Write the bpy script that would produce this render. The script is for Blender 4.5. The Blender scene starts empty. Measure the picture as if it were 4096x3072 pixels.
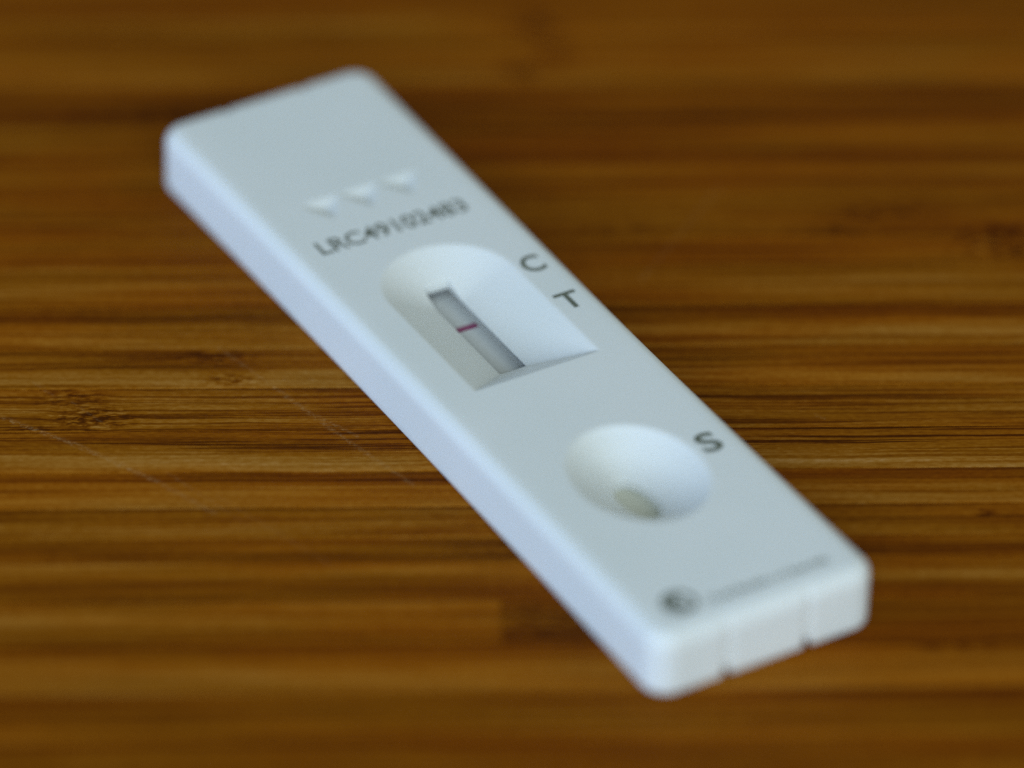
import bpy, bmesh, math, random
from mathutils import Matrix, Vector

MM = 0.001
random.seed(7)
scene = bpy.context.scene
C = scene.collection

# ------------------------------------------------------------------ camera
cam_data = bpy.data.cameras.new("camera")
cam = bpy.data.objects.new("camera", cam_data)
C.objects.link(cam)
cam_data.sensor_width = 36.0
cam_data.lens = 223.373
cam_data.clip_start = 0.02
cam_data.clip_end = 20.0
cam_data.dof.use_dof = True
cam_data.dof.focus_distance = 456.0 * MM
cam_data.dof.aperture_fstop = 9.2
cam_data.dof.aperture_blades = 9
ROT = Matrix(((0.99975496, -0.02213659, 0.0),
              (0.01296397, 0.58549192, -0.81057458),
              (0.01794336, 0.81037595, 0.58563542)))
cam.matrix_world = Matrix.Translation(Vector((0.80717, -372.59332, 269.82946)) * MM) @ ROT.to_4x4()
scene.camera = cam

# ------------------------------------------------------------------ world: dim room light
world = bpy.data.worlds.new("World")
scene.world = world
world.use_nodes = True
bg = world.node_tree.nodes["Background"]
bg.inputs["Color"].default_value = (0.83, 1.0, 0.99, 1)
bg.inputs["Strength"].default_value = 0.288


def area_lamp(name, direction, elevation, dist, sx, sy, watts, colour):
    ld = bpy.data.lights.new(name, 'AREA')
    ld.shape = 'RECTANGLE'
    ld.size, ld.size_y = sx, sy
    ld.energy = watts
    ld.color = colour
    o = bpy.data.objects.new(name, ld)
    C.objects.link(o)
    d = Vector((direction[0], direction[1], 0)).normalized()
    e = math.radians(elevation)
    p = Vector((d.x * math.cos(e), d.y * math.cos(e), math.sin(e))) * dist
    o.location = p
    o.rotation_euler = p.to_track_quat('Z', 'Y').to_euler()
    return o


area_lamp("window_light", (-0.88, -0.47), 16, 0.50, 0.40, 0.30, 1.18, (0.58, 0.85, 1.36))
area_lamp("room_light", (0.08, -1.0), 21, 1.3, 0.9, 0.6, 11.4, (0.83, 1.0, 1.12))

area_lamp("right_fill_light", (0.95, 0.05), 42, 1.3, 0.9, 0.7, 2.4, (0.95, 1.0, 0.92))  # added fill lamp from the right, lightens the left slopes of the recesses

scene.view_settings.view_transform = 'Standard'
scene.view_settings.look = 'None'
scene.view_settings.exposure = 0.0
scene.view_settings.gamma = 1.0
scene.view_settings.use_curve_mapping = False
scene.cycles.use_denoising = False
scene.cycles.max_bounces = 5
scene.cycles.diffuse_bounces = 3


# ------------------------------------------------------------------ node helpers
class NT:
    def __init__(self, mat):
        mat.use_nodes = True
        self.t = mat.node_tree
        self.bsdf = self.t.nodes["Principled BSDF"]

    def node(self, kind, **kw):
        n = self.t.nodes.new(kind)
        for k, v in kw.items():
            setattr(n, k, v)
        return n

    def put(self, sock, v):
        if hasattr(v, "is_output"):
            self.t.links.new(v, sock)
        else:
            sock.default_value = v

    def m(self, op, a, b=0.0, c=None, clamp=False):
        n = self.node("ShaderNodeMath", operation=op, use_clamp=clamp)
        self.put(n.inputs[0], a)
        self.put(n.inputs[1], b)
        if c is not None:
            self.put(n.inputs[2], c)
        return n.outputs[0]

    def step(self, v, lo, hi, a=0.0, b=1.0):
        n = self.node("ShaderNodeMapRange", interpolation_type='SMOOTHSTEP')
        self.put(n.inputs["Value"], v)
        self.put(n.inputs["From Min"], lo)
        self.put(n.inputs["From Max"], hi)
        self.put(n.inputs["To Min"], a)
        self.put(n.inputs["To Max"], b)
        return n.outputs["Result"]

    def vec(self, x, y, z):
        n = self.node("ShaderNodeCombineXYZ")
        for s, v in zip(n.inputs, (x, y, z)):
            self.put(s, v)
        return n.outputs[0]

    def noise(self, v, detail=3.0, rough=0.55, scale=1.0):
        n = self.node("ShaderNodeTexNoise")
        self.put(n.inputs["Vector"], v)
        n.inputs["Scale"].default_value = scale
        n.inputs["Detail"].default_value = detail
        n.inputs["Roughness"].default_value = rough
        return n.outputs["Fac"]

    def mix(self, fac, a, b):
        n = self.node("ShaderNodeMix", data_type='RGBA')
        self.put(n.inputs[0], fac)
        self.put(n.inputs[6], a)
        self.put(n.inputs[7], b)
        return n.outputs[2]

    def attr(self, name):
        n = self.node("ShaderNodeAttribute", attribute_type='GEOMETRY', attribute_name=name)
        return n.outputs["Fac"]


# ------------------------------------------------------------------ the bamboo board
GRAIN = math.radians(2.8)
board = bpy.data.objects.new("bamboo_board", None)
C.objects.link(board)
board.rotation_euler = (0, 0, GRAIN)
board["label"] = "brown bamboo board of narrow glued strips, scratched, under the white test cassette"
board["category"] = "board"
board["kind"] = "structure"

KNOTS = [  # x, y, rx, ry, strength (millimetres, along and across the grain)
    (-29.6, -3.0, 3.6, 1.7, 0.85), (-31.0, -0.6, 3.4, 1.5, 0.60), (-20.6, 4.4, 3.0, 1.1, 0.70), (-19.6, 1.6, 2.6, 1.0, 0.60),
    (-33.5, -4.1, 2.4, 0.5, 0.45), (4.5, 49.0, 2.6, 2.6, 0.75), (3.2, 42.8, 2.2, 1.9, 0.70), (5.8, 45.2, 1.9, 2.6, 0.60),
    (38.5, 18.6, 4.2, 2.6, 0.95), (30.0, 22.4, 5.0, 1.8, 0.55), (25.5, 20.4, 3.2, 0.9, 0.60), (10.0, 20.6, 5.0, 0.8, 0.45),
    (-26.0, 36.2, 8.0, 1.5, 0.60), (30.5, -30.2, 3.6, 0.8, 0.60), (33.5, -15.0, 1.2, 0.6, 0.60), (-37.5, -14.4, 1.8, 0.7, 0.50),
    (62.0, 12.0, 2.5, 1.2, 0.7), (-58.0, -18.0, 2.6, 1.0, 0.7), (55.0, -44.0, 3.0, 1.2, 0.7), (-66.0, 30.0, 3.0, 1.2, 0.7),
    (2.6, -27.2, 3.4, 2.4, 0.55),
]
SCRATCHES = [
    (-37.5, -1.8, -30.64, -6.1, 0.13, 0.9), (-30.64, -6.1, -24.89, -10.5, 0.15, 0.9), (-24.89, -10.5, -20.6, -14.4, 0.14, 0.7),
    (-20.4, 5.7, -15.82, 0.03, 0.10, 0.55), (-15.82, 0.03, -11.46, -5.51, 0.12, 0.75), (-11.46, -5.51, -6.6, -11.2, 0.12, 0.65),
    (-13.2, -2.9, -10.4, -5.4, 0.10, 0.6), (-31.0, -0.9, -28.2, -4.1, 0.07, 0.35), (-24.0, -9.6, -18.2, -15.9, 0.09, 0.30),
    (-33.9, 1.6, -32.2, -0.3, 0.08, 0.4), (17.5, 26.0, 11.0, 14.0, 0.10, 0.35), (22.6, -3.1, 23.3, -3.6, 0.08, 0.5),
    (-20.5, -12.4, -12.0, -21.0, 0.10, 0.25),
]


def bamboo_material(knots, scratches):
    mat = bpy.data.materials.new("bamboo")
    n = NT(mat)
    tc = n.node("ShaderNodeTexCoord")
    tc.object = board
    sp = n.node("ShaderNodeSeparateXYZ")
    n.put(sp.inputs[0], tc.outputs["Object"])
    X = n.m('MULTIPLY', sp.outputs[0], 1000.0)
    Y = n.m('MULTIPLY', sp.outputs[1], 1000.0)
    tone, stripe, seed = n.attr("tone"), n.attr("stripe"), n.attr("seed")
    seed_x = n.m('MULTIPLY', seed, 37.0)
    Xs = n.m('ADD', X, seed_x)
    # knots: where a strip carries a node of the cane
    knot = 0.0
    if knots:
        wob = n.noise(n.vec(n.m('MULTIPLY', X, 0.75), n.m('MULTIPLY', Y, 2.3), 3.0), 3, 0.7)
        wobble = n.m('MULTIPLY_ADD', wob, 1.2, -0.6)
    for x0, y0, rx, ry, s in knots:
        dx = n.m('MULTIPLY', n.m('SUBTRACT', X, x0), 1 / rx)
        dy = n.m('MULTIPLY', n.m('SUBTRACT', Y, y0), 1 / ry)
        e = n.m('SQRT', n.m('MULTIPLY_ADD', dx, dx, n.m('MULTIPLY', dy, dy)))
        e = n.m('ADD', e, wobble)
        k = n.step(e, 0.20, 1.40, s, 0.0)
        knot = n.m('MAXIMUM', knot, k)
    # grain lines wander a little, more beside a knot
    drift = n.noise(n.vec(n.m('MULTIPLY', Xs, 0.035), n.m('MULTIPLY', Y, 0.10), seed), 2, 0.5)
    bend = n.noise(n.vec(n.m('MULTIPLY', Xs, 0.22), n.m('MULTIPLY', Y, 0.30), 9.0), 1, 0.5)
    Yw = n.m('MULTIPLY_ADD', n.m('SUBTRACT', drift, 0.5), 0.9, Y)
    Yw = n.m('MULTIPLY_ADD', n.m('SUBTRACT', bend, 0.5), n.m('MULTIPLY_ADD', knot, 2.2, 0.12), Yw)
    broad = n.noise(n.vec(n.m('MULTIPLY', Xs, 0.034), n.m('MULTIPLY', Yw, 0.9), seed), 4, 0.6)
    fib = n.noise(n.vec(n.m('MULTIPLY', Xs, 0.030), n.m('MULTIPLY', Yw, 2.6), seed), 3, 0.65)
    speck = n.noise(n.vec(n.m('MULTIPLY', Xs, 1.6), n.m('MULTIPLY', Yw, 6.0), seed), 2, 0.7)
    hair = n.noise(n.vec(n.m('MULTIPLY', Xs, 0.06), n.m('MULTIPLY', Yw, 7.5), seed), 2, 0.6)
    lines = n.m('MAXIMUM', n.step(fib, 0.51, 0.61), n.step(hair, 0.56, 0.66, 0.0, 0.7))
    t = n.m('MULTIPLY_ADD', n.m('SUBTRACT', broad, 0.5), 0.85, tone)
    t = n.m('SUBTRACT', t, n.m('MULTIPLY', lines, n.m('MULTIPLY_ADD', stripe, 0.46, 0.08)))
    t = n.m('MULTIPLY_ADD', n.m('SUBTRACT', speck, 0.5), 0.52, t)
    if knots:
        crack = n.m('SUBTRACT', n.step(wob, 0.40, 0.66, -0.12, 0.95), 0.0)
        t = n.m('SUBTRACT', t, n.m('MULTIPLY', knot, crack))
    t = n.m('ADD', t, 0.10)
    ramp = n.node("ShaderNodeValToRGB")
    cr = ramp.color_ramp
    cols = [(0.0, (0.060, 0.0120, 0.0)), (0.20, (0.110, 0.0245, 0.0)), (0.42, (0.180, 0.0460, 0.0002)),
            (0.62, (0.262, 0.0800, 0.0016)), (0.82, (0.355, 0.1400, 0.0150)), (1.0, (0.47, 0.225, 0.055))]
    cr.elements[0].position, cr.elements[1].position = cols[0][0], cols[-1][0]
    cr.elements[0].color = (*cols[0][1], 1)
    cr.elements[1].color = (*cols[-1][1], 1)
    for p, c in cols[1:-1]:
        el = cr.elements.new(p)
        el.color = (*c, 1)
    n.put(ramp.inputs[0], t)
    # knife scratches, pale and broken up
    scr = 0.0
    if scratches:
        rag = n.noise(n.vec(n.m('MULTIPLY', X, 2.6), n.m('MULTIPLY', Y, 4.0), 5.0), 4, 0.75)
    for x0, y0, x1, y1, w, s in scratches:
        L = math.hypot(x1 - x0, y1 - y0)
        ux, uy = (x1 - x0) / L, (y1 - y0) / L
        px = n.m('SUBTRACT', X, x0)
        py = n.m('SUBTRACT', Y, y0)
        al = n.m('MULTIPLY_ADD', px, ux, n.m('MULTIPLY', py, uy))
        pe = n.m('MULTIPLY_ADD', px, -uy, n.m('MULTIPLY', py, ux))
        pe = n.m('MULTIPLY_ADD', n.m('SUBTRACT', rag, 0.5), 0.9, pe)
        over = n.m('MAXIMUM', n.m('SUBTRACT', 0.0, al), n.m('SUBTRACT', al, L))
        d = n.m('MAXIMUM', n.m('ABSOLUTE', pe), over)
        k = n.step(d, 0.0, w * 2.6, s * 0.52, 0.0)
        scr = n.m('MAXIMUM', scr, k)
    warm = n.noise(n.vec(n.m('MULTIPLY', Xs, 0.03), n.m('MULTIPLY', Y, 0.22), n.m('ADD', seed, 4.0)), 3, 0.6)
    tint = n.mix(n.step(warm, 0.35, 0.65), (1.02, 0.93, 0.6, 1), (0.98, 1.07, 1.5, 1))
    mul = n.node("ShaderNodeMix", data_type='RGBA', blend_type='MULTIPLY')
    mul.inputs[0].default_value = 1.0
    n.put(mul.inputs[6], ramp.outputs[0])
    n.put(mul.inputs[7], tint)
    col = mul.outputs[2]
    if scratches:
        scr = n.m('MULTIPLY', scr, n.step(rag, 0.46, 0.62, 0.05, 1.0))
        col = n.mix(scr, col, (0.42, 0.25, 0.10, 1))
    n.put(n.bsdf.inputs["Base Color"], col)
    n.put(n.bsdf.inputs["Roughness"], n.m('MULTIPLY_ADD', fib, 0.15, 0.50))
    n.bsdf.inputs["Specular IOR Level"].default_value = 0.03
    bump = n.node("ShaderNodeBump")
    bump.inputs["Strength"].default_value = 0.35
    bump.inputs["Distance"].default_value = 0.00006
    n.put(bump.inputs["Height"], n.m('SUBTRACT', 1.0, fib))
    n.put(n.bsdf.inputs["Normal"], bump.outputs[0])
    return mat


MATS = {}


def strip_material(y_far, y_near):
    ks = tuple(k for k in KNOTS if k[1] - 2.2 * k[3] < y_far and k[1] + 2.2 * k[3] > y_near)
    ss = tuple(q for q in SCRATCHES if min(q[1], q[3]) - 0.6 < y_far and max(q[1], q[3]) + 0.6 > y_near)
    if (ks, ss) not in MATS:
        MATS[(ks, ss)] = bamboo_material(ks, ss)
    return MATS[(ks, ss)]


# tone of the cane across the board (y in mm from far to near): y_far, y_near, tone_far, tone_near, striping
BANDS = [
    (52.94, 50.37, .36, .30, .3), (50.37, 47.87, .48, .54, .3), (47.87, 45.49, .36, .36, .4), (45.49, 40.75, .52, .58, .3),
    (40.75, 35.19, .30, .08, .5), (35.19, 31.29, .34, .40, .4), (31.29, 29.48, .22, .18, .5), (29.48, 27.48, .50, .46, .3),
    (27.48, 25.53, .28, .30, .5), (25.53, 21.85, .44, .46, .4), (21.85, 19.21, .36, .36, .4), (19.21, 15.94, .50, .36, .5),
    (15.94, 10.72, .52, .58, .4), (10.72, 8.88, .24, .26, .5), (8.88, 5.47, .60, .66, .4), (5.47, 4.47, .30, .32, .6),
    (4.47, 2.79, .56, .44, .7), (2.79, 0.56, .70, .72, .3), (0.56, -2.02, .56, .58, .8), (-2.02, -4.63, .58, .56, .7),
    (-4.63, -7.22, .40, .50, 1.0), (-7.22, -9.61, .78, .74, .25), (-9.61, -11.03, .36, .34, .5), (-11.03, -12.74, .62, .68, .3),
    (-12.74, -13.83, .72, .70, .3), (-13.83, -15.58, .32, .30, .5), (-15.58, -17.47, .58, .58, .4), (-17.47, -20.20, .34, .28, .5),
    (-20.20, -22.48, .62, .62, .3), (-22.48, -24.70, .36, .34, .5), (-24.70, -27.67, .58, .58, .3), (-27.67, -29.50, .50, .42, .4),
    (-29.50, -30.99, .34, .36, .4), (-30.99, -34.81, .64, .68, .3), (-34.81, -36.97, .22, .28, .5), (-36.97, -39.91, .44, .44, .4),
    (-39.91, -43.5, .28, .34, .4),
]
EDGES = [52.94, 47.87, 40.75, 35.19, 29.48, 25.53, 19.21, 15.94, 10.72, 5.47, 0.56, -4.63, -9.61, -13.83,
         -17.47, -20.20, -24.70, -29.50, -34.81, -39.91, -43.5]
rng = random.Random(3)
y = 52.94
top_extra = []
while y < 120:
    w = rng.uniform(4.2, 6.2)
    a = rng.uniform(.25, .6)
    BANDS.append((y + w, y, a, a + rng.uniform(-.15, .15), .4))
    y += w
    top_extra.append(y)
y = -43.5
low_extra = []
while y > -110:
    w = rng.uniform(4.2, 6.2)
    a = rng.uniform(.25, .6)
    BANDS.append((y, y - w, a, a + rng.uniform(-.15, .15), .4))
    y -= w
    low_extra.append(y)
EDGES = list(reversed(top_extra)) + EDGES + low_extra
BANDS.sort(key=lambda b: -b[0])


def make_strip(y_far, y_near, x0, x1, seed, shift=0.0):
    gap, bev, thick = 0.018, 0.05, 15.0
    rows = []  # (y, z, tone, stripe)
    bl = [b for b in BANDS if b[0] > y_near + 1e-4 and b[1] < y_far - 1e-4]
    prof = []
    for b in bl:
        hi, lo = min(b[0], y_far), max(b[1], y_near)
        m = min(0.28, (hi - lo) * 0.3)
        prof.append((hi - m, b[2], b[4]))
        prof.append((lo + m, b[3], b[4]))
    lift = rng.uniform(-0.012, 0.012)
    t0, s0 = prof[0][1:]
    t1, s1 = prof[-1][1:]
    rows.append((y_far - gap, -thick, t0 - .2, s0))
    rows.append((y_far - gap, lift - bev, t0 - .2, s0))
    rows.append((y_far - gap - bev, lift, t0, s0))
    rows += [(p[0], lift, p[1], p[2]) for p in prof]
    rows.append((y_near + gap + bev, lift, t1, s1))
    rows.append((y_near + gap, lift - bev, t1 - .2, s1))
    rows.append((y_near + gap, -thick, t1 - .2, s1))
    bm = bmesh.new()
    n = len(rows)
    L = [bm.verts.new((x0 * MM, r[0] * MM, (r[1] - 0.02) * MM)) for r in rows]
    R = [bm.verts.new((x1 * MM, r[0] * MM, (r[1] - 0.02) * MM)) for r in rows]
    for i in range(n - 1):
        bm.faces.new((L[i + 1], R[i + 1], R[i], L[i]))
    bm.faces.new(L)
    bm.faces.new(list(reversed(R)))
    bm.faces.new((L[0], R[0], R[-1], L[-1]))
    bmesh.ops.recalc_face_normals(bm, faces=bm.faces)
    me = bpy.data.meshes.new("strip")
    bm.to_mesh(me)
    bm.free()
    at = me.attributes.new("tone", 'FLOAT', 'POINT')
    st = me.attributes.new("stripe", 'FLOAT', 'POINT')
    sd = me.attributes.new("seed", 'FLOAT', 'POINT')
    for k in range(2):
        for i, r in enumerate(rows):
            at.data[k * n + i].value = 0.45 + (r[2] + shift - 0.45) * 0.60
            st.data[k * n + i].value = r[3]
            sd.data[k * n + i].value = seed
    me.materials.append(strip_material(y_far, y_near))
    o = bpy.data.objects.new("strip", me)
    C.objects.link(o)
    o.parent = board
    return o


for i in range(len(EDGES) - 1):
    a, b = EDGES[i], EDGES[i + 1]
    if abs(a + 24.70) < 0.01:      # two lengths butted end to end, the right one darker
        make_strip(a, b, -150, -0.85, i * 1.37 + 0.4)
        make_strip(a, b, -0.80, 150, i * 1.37 + 5.9, -0.30)
    else:
        make_strip(a, b, -150, 150, i * 1.37 + 0.4)

# ------------------------------------------------------------------ the test cassette
YAW = math.radians(31.105)
W, LEN, H = 18.0, 72.39, 4.997
cas = bpy.data.objects.new("test_cassette", None)
C.objects.link(cas)
cas.rotation_euler = (0, 0, YAW)
cas["label"] = "white plastic rapid test cassette with one dark red line, lying diagonally on the bamboo board"
cas["category"] = "test cassette"


def plastic_material():
    mat = bpy.data.materials.new("white_plastic")
    n = NT(mat)
    tc = n.node("ShaderNodeTexCoord")
    big = n.noise(tc.outputs["Object"], 2, 0.5, 90.0)
    fine = n.noise(tc.outputs["Object"], 2, 0.6, 5200.0)
    col = n.mix(n.step(big, 0.3, 0.7), (0.715, 0.735, 0.715, 1), (0.745, 0.757, 0.740, 1))
    n.put(n.bsdf.inputs["Base Color"], col)
    n.put(n.bsdf.inputs["Roughness"], n.m('MULTIPLY_ADD', fine, 0.10, 0.40))
    n.bsdf.inputs["Specular IOR Level"].default_value = 0.25
    n.bsdf.inputs["Subsurface Weight"].default_value = 0.35
    n.bsdf.inputs["Subsurface Radius"].default_value = (0.0012, 0.0011, 0.0010)
    n.bsdf.inputs["Subsurface Scale"].default_value = 0.6
    bump = n.node("ShaderNodeBump")
    bump.inputs["Strength"].default_value = 0.12
    bump.inputs["Distance"].default_value = 0.00002
    n.put(bump.inputs["Height"], fine)
    n.put(n.bsdf.inputs["Normal"], bump.outputs[0])
    return mat


def plain_material(name, colour, rough=0.6, var=0.06, scale=2500.0):
    mat = bpy.data.materials.new(name)
    n = NT(mat)
    tc = n.node("ShaderNodeTexCoord")
    f = n.noise(tc.outputs["Object"], 3, 0.6, scale)
    a = tuple(c * (1 - var) for c in colour) + (1,)
    b = tuple(min(1, c * (1 + var)) for c in colour) + (1,)
    n.put(n.bsdf.inputs["Base Color"], n.mix(f, a, b))
    n.bsdf.inputs["Roughness"].default_value = rough
    n.bsdf.inputs["Specular IOR Level"].default_value = 0.25
    return mat


PLASTIC = plastic_material()
INK = plain_material("olive_grey_ink", (0.125, 0.135, 0.100), 0.6, 0.15)
INK_PALE = plain_material("pale_grey_ink", (0.22, 0.245, 0.235), 0.6, 0.15)
MEMBRANE = plain_material("membrane", (0.61, 0.63, 0.63), 0.9, 0.02, 6000.0)  # white membrane greyed in its colour to deepen the shade inside the slot


def line_material():
    """dye band on the membrane: dense core, bleeding away on the far side"""
    mat = bpy.data.materials.new("control_line_red")
    n = NT(mat)
    tc = n.node("ShaderNodeTexCoord")
    sp = n.node("ShaderNodeSeparateXYZ")
    n.put(sp.inputs[0], tc.outputs["Object"])
    rough = n.noise(tc.outputs["Object"], 3, 0.7, 3500.0)
    v = n.m('MULTIPLY_ADD', n.m('SUBTRACT', rough, 0.5), 0.22, n.m('MULTIPLY', sp.outputs[1], 1000.0))
    k = n.m('MULTIPLY', n.step(v, 4.93, 5.10), n.step(v, 5.30, 5.85, 1.0, 0.0))
    k = n.m('MULTIPLY', k, n.m('MULTIPLY_ADD', rough, 0.35, 0.80), clamp=True)
    n.put(n.bsdf.inputs["Base Color"], n.mix(k, (0.61, 0.63, 0.63, 1), (0.250, 0.018, 0.110, 1)))
    n.bsdf.inputs["Roughness"].default_value = 0.9
    n.bsdf.inputs["Specular IOR Level"].default_value = 0.25
    return mat


RED = line_material()
PAD = plain_material("sample_pad_fibre", (0.66, 0.66, 0.56), 0.95, 0.05, 4000.0)

SLOT = (-1.10, 1.10, -1.68, 9.62)       # u0, u1, v0, v1
RIM = -2.16        # underside of the thin shell round the slot


def sstep(a, b, x):
    t = min(1, max(0, (x - a) / (b - a)))
    return t * t * (3 - 2 * t)


def window_depth(u, v):
    """depth of the D-shaped hopper round the result slot"""
    hw, vn, vc = 5.12, -5.05, 7.2
    if v > vc:
        d = hw - math.hypot(u, v - vc)
    else:
        d = hw - abs(u)
    d2 = (v - vn) * 1.2                    # the near slope is steeper
    k = 0.25                               # slightly eased mitre
    h = max(0, min(1, 0.5 + 0.5 * (d2 - d) / k))
    dd = d2 * (1 - h) + d * h - k * h * (1 - h)
    r = 0.16                               # eased rim
    if dd <= -r:
        return 0.0
    if dd < r:
        return 0.52 * (dd + r) ** 2 / (4 * r)
    return min(0.52 * dd, 2.12)


def well_depth(u, v):
    e = math.hypot(u / 4.75, (v + 18.95) / 5.85)
    if e >= 1.06:
        return 0.0
    # hole edge in the same direction
    ang = math.atan2(v + 18.95, u)
    ro = 1 / math.hypot(math.cos(ang) / 4.75, math.sin(ang) / 5.85)
    ri = 1 / math.hypot(math.cos(ang) / 1.32, math.sin(ang) / 2.50)
    r = math.hypot(u, v + 18.95)
    t = (ro - r) / (ro - ri)
    d = 0.0
    if t > -0.08:
        if t < 0.10:
            d = 2.35 * (t + 0.08) ** 2 / (4 * 0.09)
        else:
            d = 2.35 * (0.10 + (t - 0.10))
        d = min(d, 2.45)
    d += 1.0 * sstep(ri + 0.10, ri - 0.22, r) if r < ri + 0.10 else 0.0
    return d


def arrow_depth(u, v):
    """three shallow triangular dimples"""
    best = 0.0
    for uc in (-3.2, 0.05, 3.4):
        a, b, c = (uc - 1.70, 21.45), (uc + 1.70, 21.45), (uc, 18.65)
        d = []
        for p, q in ((a, c), (c, b), (b, a)):
            ex, ey = q[0] - p[0], q[1] - p[1]
            l = math.hypot(ex, ey)
            d.append((-(u - p[0]) * ey + (v - p[1]) * ex) / l)
        m = min(d)
        if m < -0.3:
            continue
        # softened minimum, eased rim
        m = -math.log(sum(math.exp(-4.5 * x) for x in d)) / 4.5
        r = 0.18
        if m > -r:
            best = max(best, 0.56 * ((m + r) ** 2 / (4 * r) if m < r else m))
    return best


def top_z(u, v):
    z = -max(window_depth(u, v), well_depth(u, v), arrow_depth(u, v))
    return z


def axis(lo, hi, step, special):
    n = int(round((hi - lo) / step))
    pts = [lo + (hi - lo) * i / n for i in range(n + 1)]
    for s in special:
        pts = [p for p in pts if abs(p - s) > 0.06]
        pts += [s]
    return sorted(pts)


INSET = 1.9      # plan radius of the corners
FIL = 1.15       # radius of the rounded upper edge
us = axis(-W / 2 + INSET, W / 2 - INSET, 0.12, (SLOT[0], SLOT[1]))
vs = axis(-LEN / 2 + INSET, LEN / 2 - INSET, 0.12, (SLOT[2], SLOT[3]))
verts, faces = [], []
nu, nv = len(us), len(vs)
for v in vs:
    for u in us:
        verts.append((u, v, H + top_z(u, v)))
for j in range(nv - 1):
    for i in range(nu - 1):
        if SLOT[0] <= us[i] and us[i + 1] <= SLOT[1] and SLOT[2] <= vs[j] and vs[j + 1] <= SLOT[3]:
            continue
        a = j * nu + i
        faces.append((a, a + 1, a + nu + 1, a + nu))
i0, i1, j0, j1 = us.index(SLOT[0]), us.index(SLOT[1]), vs.index(SLOT[2]), vs.index(SLOT[3])
rim = [j0 * nu + i for i in range(i0, i1)] + [j * nu + i1 for j in range(j0, j1)]
rim += [j1 * nu + i for i in range(i1, i0, -1)] + [j * nu + i0 for j in range(j1, j0, -1)]
low = []
for r_ in rim:
    low.append(len(verts))
    verts.append((verts[r_][0], verts[r_][1], H + RIM))
for k in range(len(rim)):
    faces.append((rim[k], rim[(k + 1) % len(rim)], low[(k + 1) % len(rim)], low[k]))

# perimeter: base vertex of the flat top plus outward direction
per = []
KC = 10


def corner(idx, a0):
    for k in range(1, KC):
        a = math.radians(a0 + 90 * k / KC)
        per.append((idx, math.cos(a), math.sin(a)))


for i in range(nu):
    per.append((i, 0.0, -1.0))
corner(nu - 1, -90)
for j in range(nv):
    per.append((j * nu + nu - 1, 1.0, 0.0))
corner(nv * nu - 1, 0)
for i in reversed(range(nu)):
    per.append(((nv - 1) * nu + i, 0.0, 1.0))
corner((nv - 1) * nu, 90)
for j in reversed(range(nv)):
    per.append((j * nu, -1.0, 0.0))
corner(0, 180)

loops = []       # (offset, z, groove amount)
flat = INSET - FIL
loops.append((flat, H, 0.0))
for k in range(1, 9):
    a = math.radians(90 * k / 8)
    loops.append((flat + FIL * math.sin(a), H - FIL + FIL * math.cos(a), k / 8.0))
for z in (3.3, 2.6, 1.9, 1.3, 0.8):
    loops.append((INSET, z, 1.0))
loops.append((INSET, 0.30, 1.6))
loops.append((INSET - 0.06, 0.12, 2.0))
loops.append((INSET - 0.22, 0.0, 2.0))
loops.append((INSET - 0.9, 0.0, 0.6))


def waist(v):
    return 0.15 * (1 - min(1, abs(v) / (LEN / 2)) ** 2)


prev = [p[0] for p in per]
for off, z, g in loops:
    cur = []
    for idx, nx, ny in per:
        u, v, _ = verts[idx]
        o, zz = off, z
        o -= waist(v) * abs(nx) * (off / INSET)
        if abs(ny) > 0.999:                       # the two moulded grooves of each end wall
            for uc in (-3.25, 3.25):
                q = abs(u - uc)
                if q < 0.5:
                    k = sstep(0.42, 0.16, q)
                    o -= (0.20 * g if ny < 0 else 0.36 * min(1.0, 2.5 * g)) * k
                    if z < 0.35:
                        zz += 0.55 * k
        cur.append(len(verts))
        verts.append((u + nx * o, v + ny * o, zz))
    m = len(per)
    for k in range(m):
        a, b = prev[k], prev[(k + 1) % m]
        c, d = cur[(k + 1) % m], cur[k]
        if a == b:
            faces.append((a, d, c))
        else:
            faces.append((a, d, c, b))
    prev = cur
faces.append(tuple(reversed(prev)))


def mesh_obj(name, vs_, fs_, mat, parent, smooth=None):
    me = bpy.data.meshes.new(name)
    me.from_pydata([(x * MM, y_ * MM, z * MM) for x, y_, z in vs_], [], fs_)
    me.validate()
    bm = bmesh.new()
    bm.from_mesh(me)
    bmesh.ops.recalc_face_normals(bm, faces=bm.faces)
    bm.to_mesh(me)
    bm.free()
    if smooth is not None:
        for p in me.polygons:
            p.use_smooth = True
        me.set_sharp_from_angle(angle=math.radians(smooth))
    me.materials.append(mat)
    o = bpy.data.objects.new(name, me)
    C.objects.link(o)
    o.parent = parent
    return o


mesh_obj("housing", verts, faces, PLASTIC, cas, 38)


def slab(name, u0, u1, v0, v1, z0, z1, mat, parent):
    v_ = [(u0, v0, z0), (u1, v0, z0), (u1, v1, z0), (u0, v1, z0), (u0, v0, z1), (u1, v0, z1), (u1, v1, z1), (u0, v1, z1)]
    f_ = [(3, 2, 1, 0), (4, 5, 6, 7), (0, 1, 5, 4), (1, 2, 6, 5), (2, 3, 7, 6), (3, 0, 4, 7)]
    return mesh_obj(name, v_, f_, mat, parent)


strip = slab("test_strip", -1.70, 1.06, -9.0, 15.0, H - 2.805, H - 2.76, MEMBRANE, cas)
slab("control_line", -1.69, 1.05, 4.80, 5.90, H - 2.758, H - 2.750, RED, strip)
slab("strip_bed", -2.40, 2.40, -10.0, 16.0, H - 3.30, H - 2.81, PLASTIC, cas)

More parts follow.
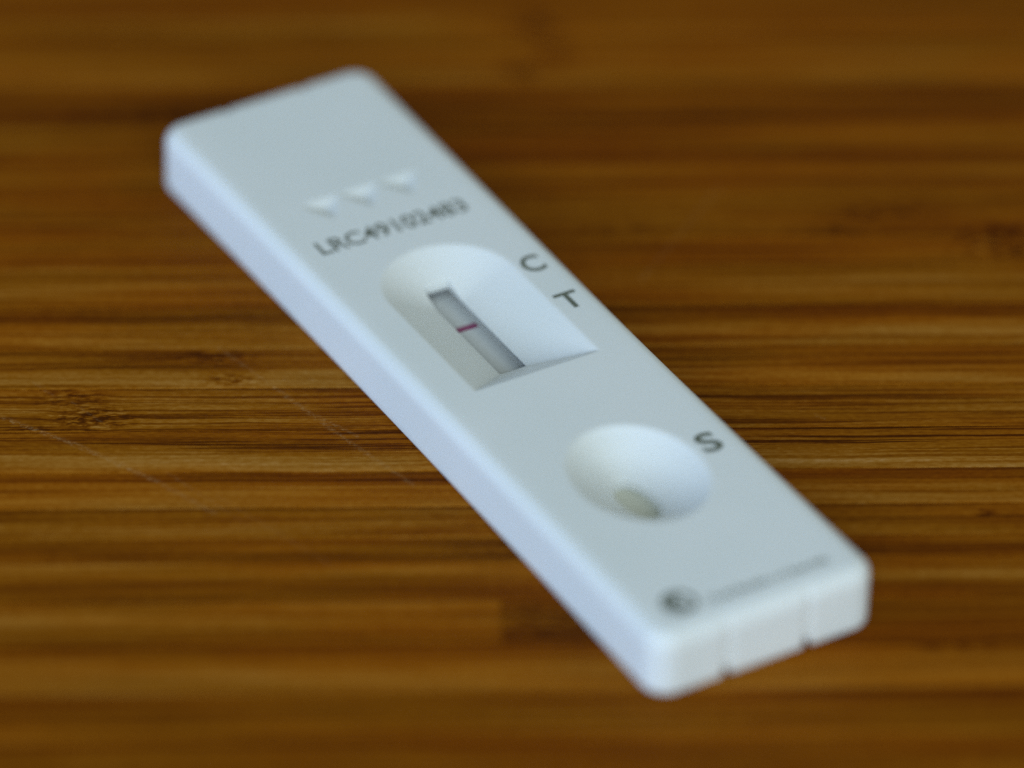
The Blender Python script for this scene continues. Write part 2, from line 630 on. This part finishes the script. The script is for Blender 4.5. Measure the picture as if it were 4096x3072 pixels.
# sample pad seen through the hole of the well
pv, pf = [], []
N = 40
for z in (H - 3.42, H - 3.12):
    for k in range(N):
        a = 2 * math.pi * k / N
        pv.append((1.70 * math.cos(a), -18.95 + 2.80 * math.sin(a), z))
pf.append(tuple(range(N, 2 * N)))
pf.append(tuple(reversed(range(N))))
for k in range(N):
    pf.append((k, (k + 1) % N, N + (k + 1) % N, N + k))
mesh_obj("sample_pad", pv, pf, PAD, cas)


def printed(name, text, u0, u1, v0, v1, mat, bold=0.0):
    cu = bpy.data.curves.new(name, 'FONT')
    cu.body = text
    cu.size = 1.0
    cu.resolution_u = 6
    cu.offset = bold
    tmp = bpy.data.objects.new(name + "_curve", cu)
    C.objects.link(tmp)
    bpy.context.view_layer.update()
    dg = bpy.context.evaluated_depsgraph_get()
    me = bpy.data.meshes.new_from_object(tmp.evaluated_get(dg))
    bpy.data.objects.remove(tmp)
    bpy.data.curves.remove(cu)
    xs = [v.co.x for v in me.vertices]
    ys = [v.co.y for v in me.vertices]
    for v in me.vertices:
        v.co.x = (u0 + (v.co.x - min(xs)) / (max(xs) - min(xs)) * (u1 - u0)) * MM
        v.co.y = (v0 + (v.co.y - min(ys)) / (max(ys) - min(ys)) * (v1 - v0)) * MM
        v.co.z = (H + 0.006) * MM
    me.name = name
    me.materials.clear()
    me.materials.append(mat)
    o = bpy.data.objects.new(name, me)
    C.objects.link(o)
    o.parent = cas
    return o


printed("control_letter", "C", 5.62, 7.28, 5.62, 7.72, INK, 0.020)
printed("test_letter", "T", 5.62, 7.42, 0.36, 2.42, INK, 0.016)
printed("sample_letter", "S", 5.35, 6.95, -19.45, -17.15, INK, 0.024)
printed("serial_number", "LRC49102483", -6.35, 6.02, 14.92, 16.62, INK, 0.012)

# maker's round mark and the line of tiny print beside it, too small to read
lv, lf = [], []


def ring_part(cx, cy, r0, r1, a0, a1, n):
    b = len(lv)
    for k in range(n + 1):
        a = math.radians(a0 + (a1 - a0) * k / n)
        lv.append((cx + r0 * math.cos(a), cy + r0 * math.sin(a), H + 0.006))
        lv.append((cx + r1 * math.cos(a), cy + r1 * math.sin(a), H + 0.006))
    for k in range(n):
        lf.append((b + 2 * k, b + 2 * k + 1, b + 2 * k + 3, b + 2 * k + 2))


ring_part(-5.30, -32.95, 0.92, 1.28, 0, 360, 40)
ring_part(-5.30, -32.95, 0.22, 0.82, 60, 300, 24)
mesh_obj("maker_mark", lv, lf, INK, cas)
tv, tf = [], []
x = -3.45
rr = random.Random(11)
while x < 6.05:
    w = rr.uniform(0.10, 0.16)
    hgt = rr.choice((0.48, 0.48, 0.68))
    b = len(tv)
    z = H + 0.006
    tv += [(x, -34.05, z), (x + w, -34.05, z), (x + w, -34.05 + hgt, z), (x, -34.05 + hgt, z)]
    tf.append((b, b + 1, b + 2, b + 3))
    x += w + rr.choice((0.10, 0.12, 0.14, 0.30))
mesh_obj("fine_print", tv, tf, INK, cas)
